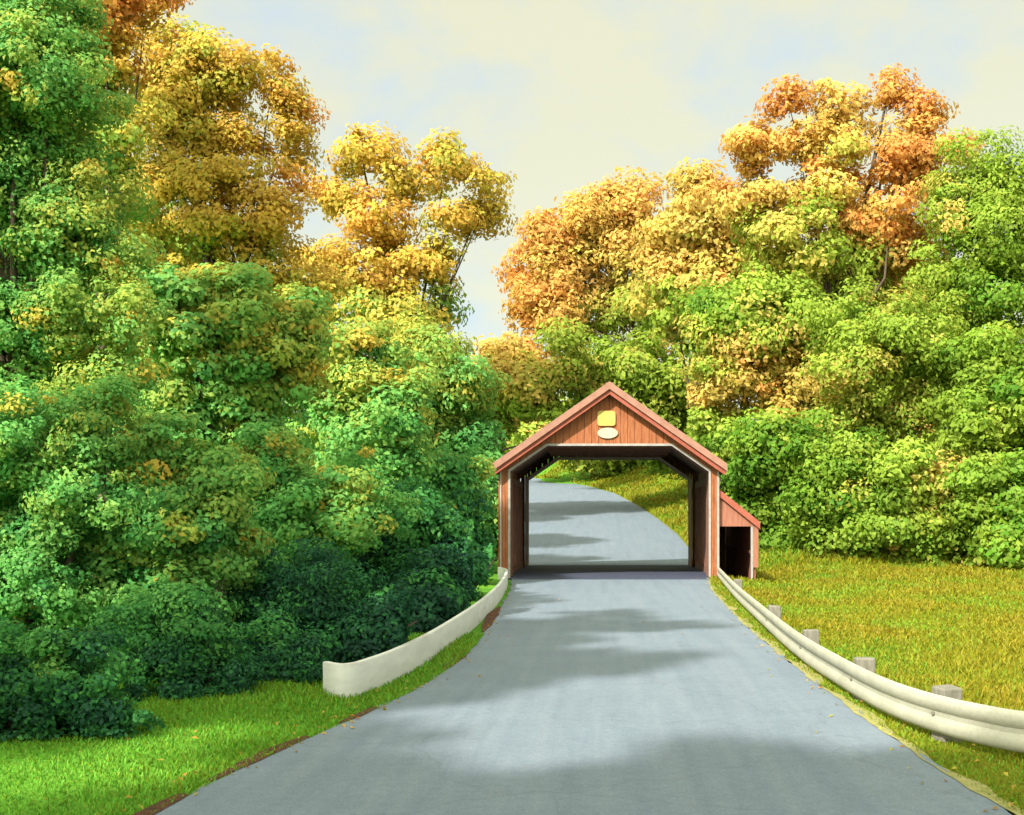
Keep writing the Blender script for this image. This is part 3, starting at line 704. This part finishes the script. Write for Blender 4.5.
# ---------------------------------------------------------------- low white barrier (left)
bp = smooth_path([on_ground(x, y, .03) for x, y in ((326, 693), (338, 695.5), (351, 694.8), (366, 690.2), (400, 675), (440, 650.5), (480, 619), (500, 597))] + [(-3.05, 37.2, .03), (-3.5, 39.6, .03)], .15)
bp[:, 2] = .03
wp = [(.0, -.1), (.035, -.08), (.04, .345), (.034, .355), (.0, .358), (-.034, .355), (-.04, .345), (-.04, -.08)]
ba = sweep(bp, wp, -1).build('roadside_barrier', M['barrier'], None, True)
tag(ba, 'low smooth white barrier with curled near end along the left verge', 'barrier')
mod = ba.modifiers.new('edges', 'EDGE_SPLIT'); mod.split_angle = R(50)

# ---------------------------------------------------------------- light, sky, camera
AZ = math.atan2(-.53, -.85); EL = R(41)     # direction towards the sun in x, y
sd = np.array((math.sin(AZ) * math.cos(EL), math.cos(AZ) * math.cos(EL), math.sin(EL)))
sun = bpy.data.lights.new('sun', 'SUN'); sun.energy = 3.6; sun.angle = R(1.6); sun.color = (1, .93, .82)
so = bpy.data.objects.new('sun', sun); COL.objects.link(so)
from mathutils import Vector
so.rotation_euler = Vector(sd).to_track_quat('Z', 'Y').to_euler()
w = bpy.data.worlds.new('World'); scene.world = w; w.use_nodes = True
nt = w.node_tree; nt.nodes.clear()
out = nt.nodes.new('ShaderNodeOutputWorld'); bg = nt.nodes.new('ShaderNodeBackground'); bg.inputs[1].default_value = .13
sky = nt.nodes.new('ShaderNodeTexSky'); sky.sky_type = 'NISHITA'; sky.sun_disc = False; sky.sun_elevation = EL; sky.sun_rotation = AZ % (2 * math.pi)
tc = nt.nodes.new('ShaderNodeTexCoord'); mp = nt.nodes.new('ShaderNodeMapping'); mp.inputs['Scale'].default_value = (1, 1, 1.6)
nt.links.new(tc.outputs['Generated'], mp.inputs[0])
n1 = noise(nt, mp.outputs[0], 6.5, 7, .6, .15)
cr = ramp(nt, [(.30, (0, 0, 0)), (.54, (1, 1, 1))]); nt.links.new(n1, cr.inputs[0])
veil = mixc(nt, cr.outputs[0], (1.88, 2.18, 2.28), (2.46, 2.38, 1.58))
dt = nt.nodes.new('ShaderNodeVectorMath'); dt.operation = 'DOT_PRODUCT'; dt.inputs[1].default_value = tuple(sd)
nt.links.new(tc.outputs['Generated'], dt.inputs[0])
hz = nd(nt, 'ShaderNodeMapRange', i_From_Min=-.15, i_From_Max=1.0, i_To_Min=0., i_To_Max=1.); nt.links.new(dt.outputs['Value'], hz.inputs[0])
p2 = nt.nodes.new('ShaderNodeMath'); p2.operation = 'POWER'; p2.inputs[1].default_value = 1.6; nt.links.new(hz.outputs[0], p2.inputs[0])
k2 = nt.nodes.new('ShaderNodeMath'); k2.operation = 'MULTIPLY_ADD'; k2.inputs[1].default_value = 4.0; k2.inputs[2].default_value = 1.0; nt.links.new(p2.outputs[0], k2.inputs[0])
vs_ = nt.nodes.new('ShaderNodeVectorMath'); vs_.operation = 'SCALE'; nt.links.new(veil, vs_.inputs[0]); nt.links.new(k2.outputs[0], vs_.inputs['Scale'])
col = mixc(nt, .9, sky.outputs[0], vs_.outputs[0])
nt.links.new(col, bg.inputs[0]); nt.links.new(bg.outputs[0], out.inputs[0])

cam = bpy.data.cameras.new('camera'); co = bpy.data.objects.new('camera', cam); COL.objects.link(co)
co.location = (0, 0, EYE); co.rotation_euler = (R(90), 0, 0)
cam.sensor_fit = 'HORIZONTAL'; cam.sensor_width = 36; cam.lens = 36 * F / 1024
cam.shift_x = (512 - CX) / 1024; cam.shift_y = (CY - 407.5) / 1024
cam.clip_start = .1; cam.clip_end = 4000
scene.camera = co
vs = scene.view_settings; vs.view_transform = 'Standard'; vs.look = 'None'; vs.gamma = 1; vs.exposure = 1.45; vs.use_curve_mapping = False
scene.cycles.use_denoising = True
scene.cycles.max_bounces = 8; scene.cycles.transmission_bounces = 6
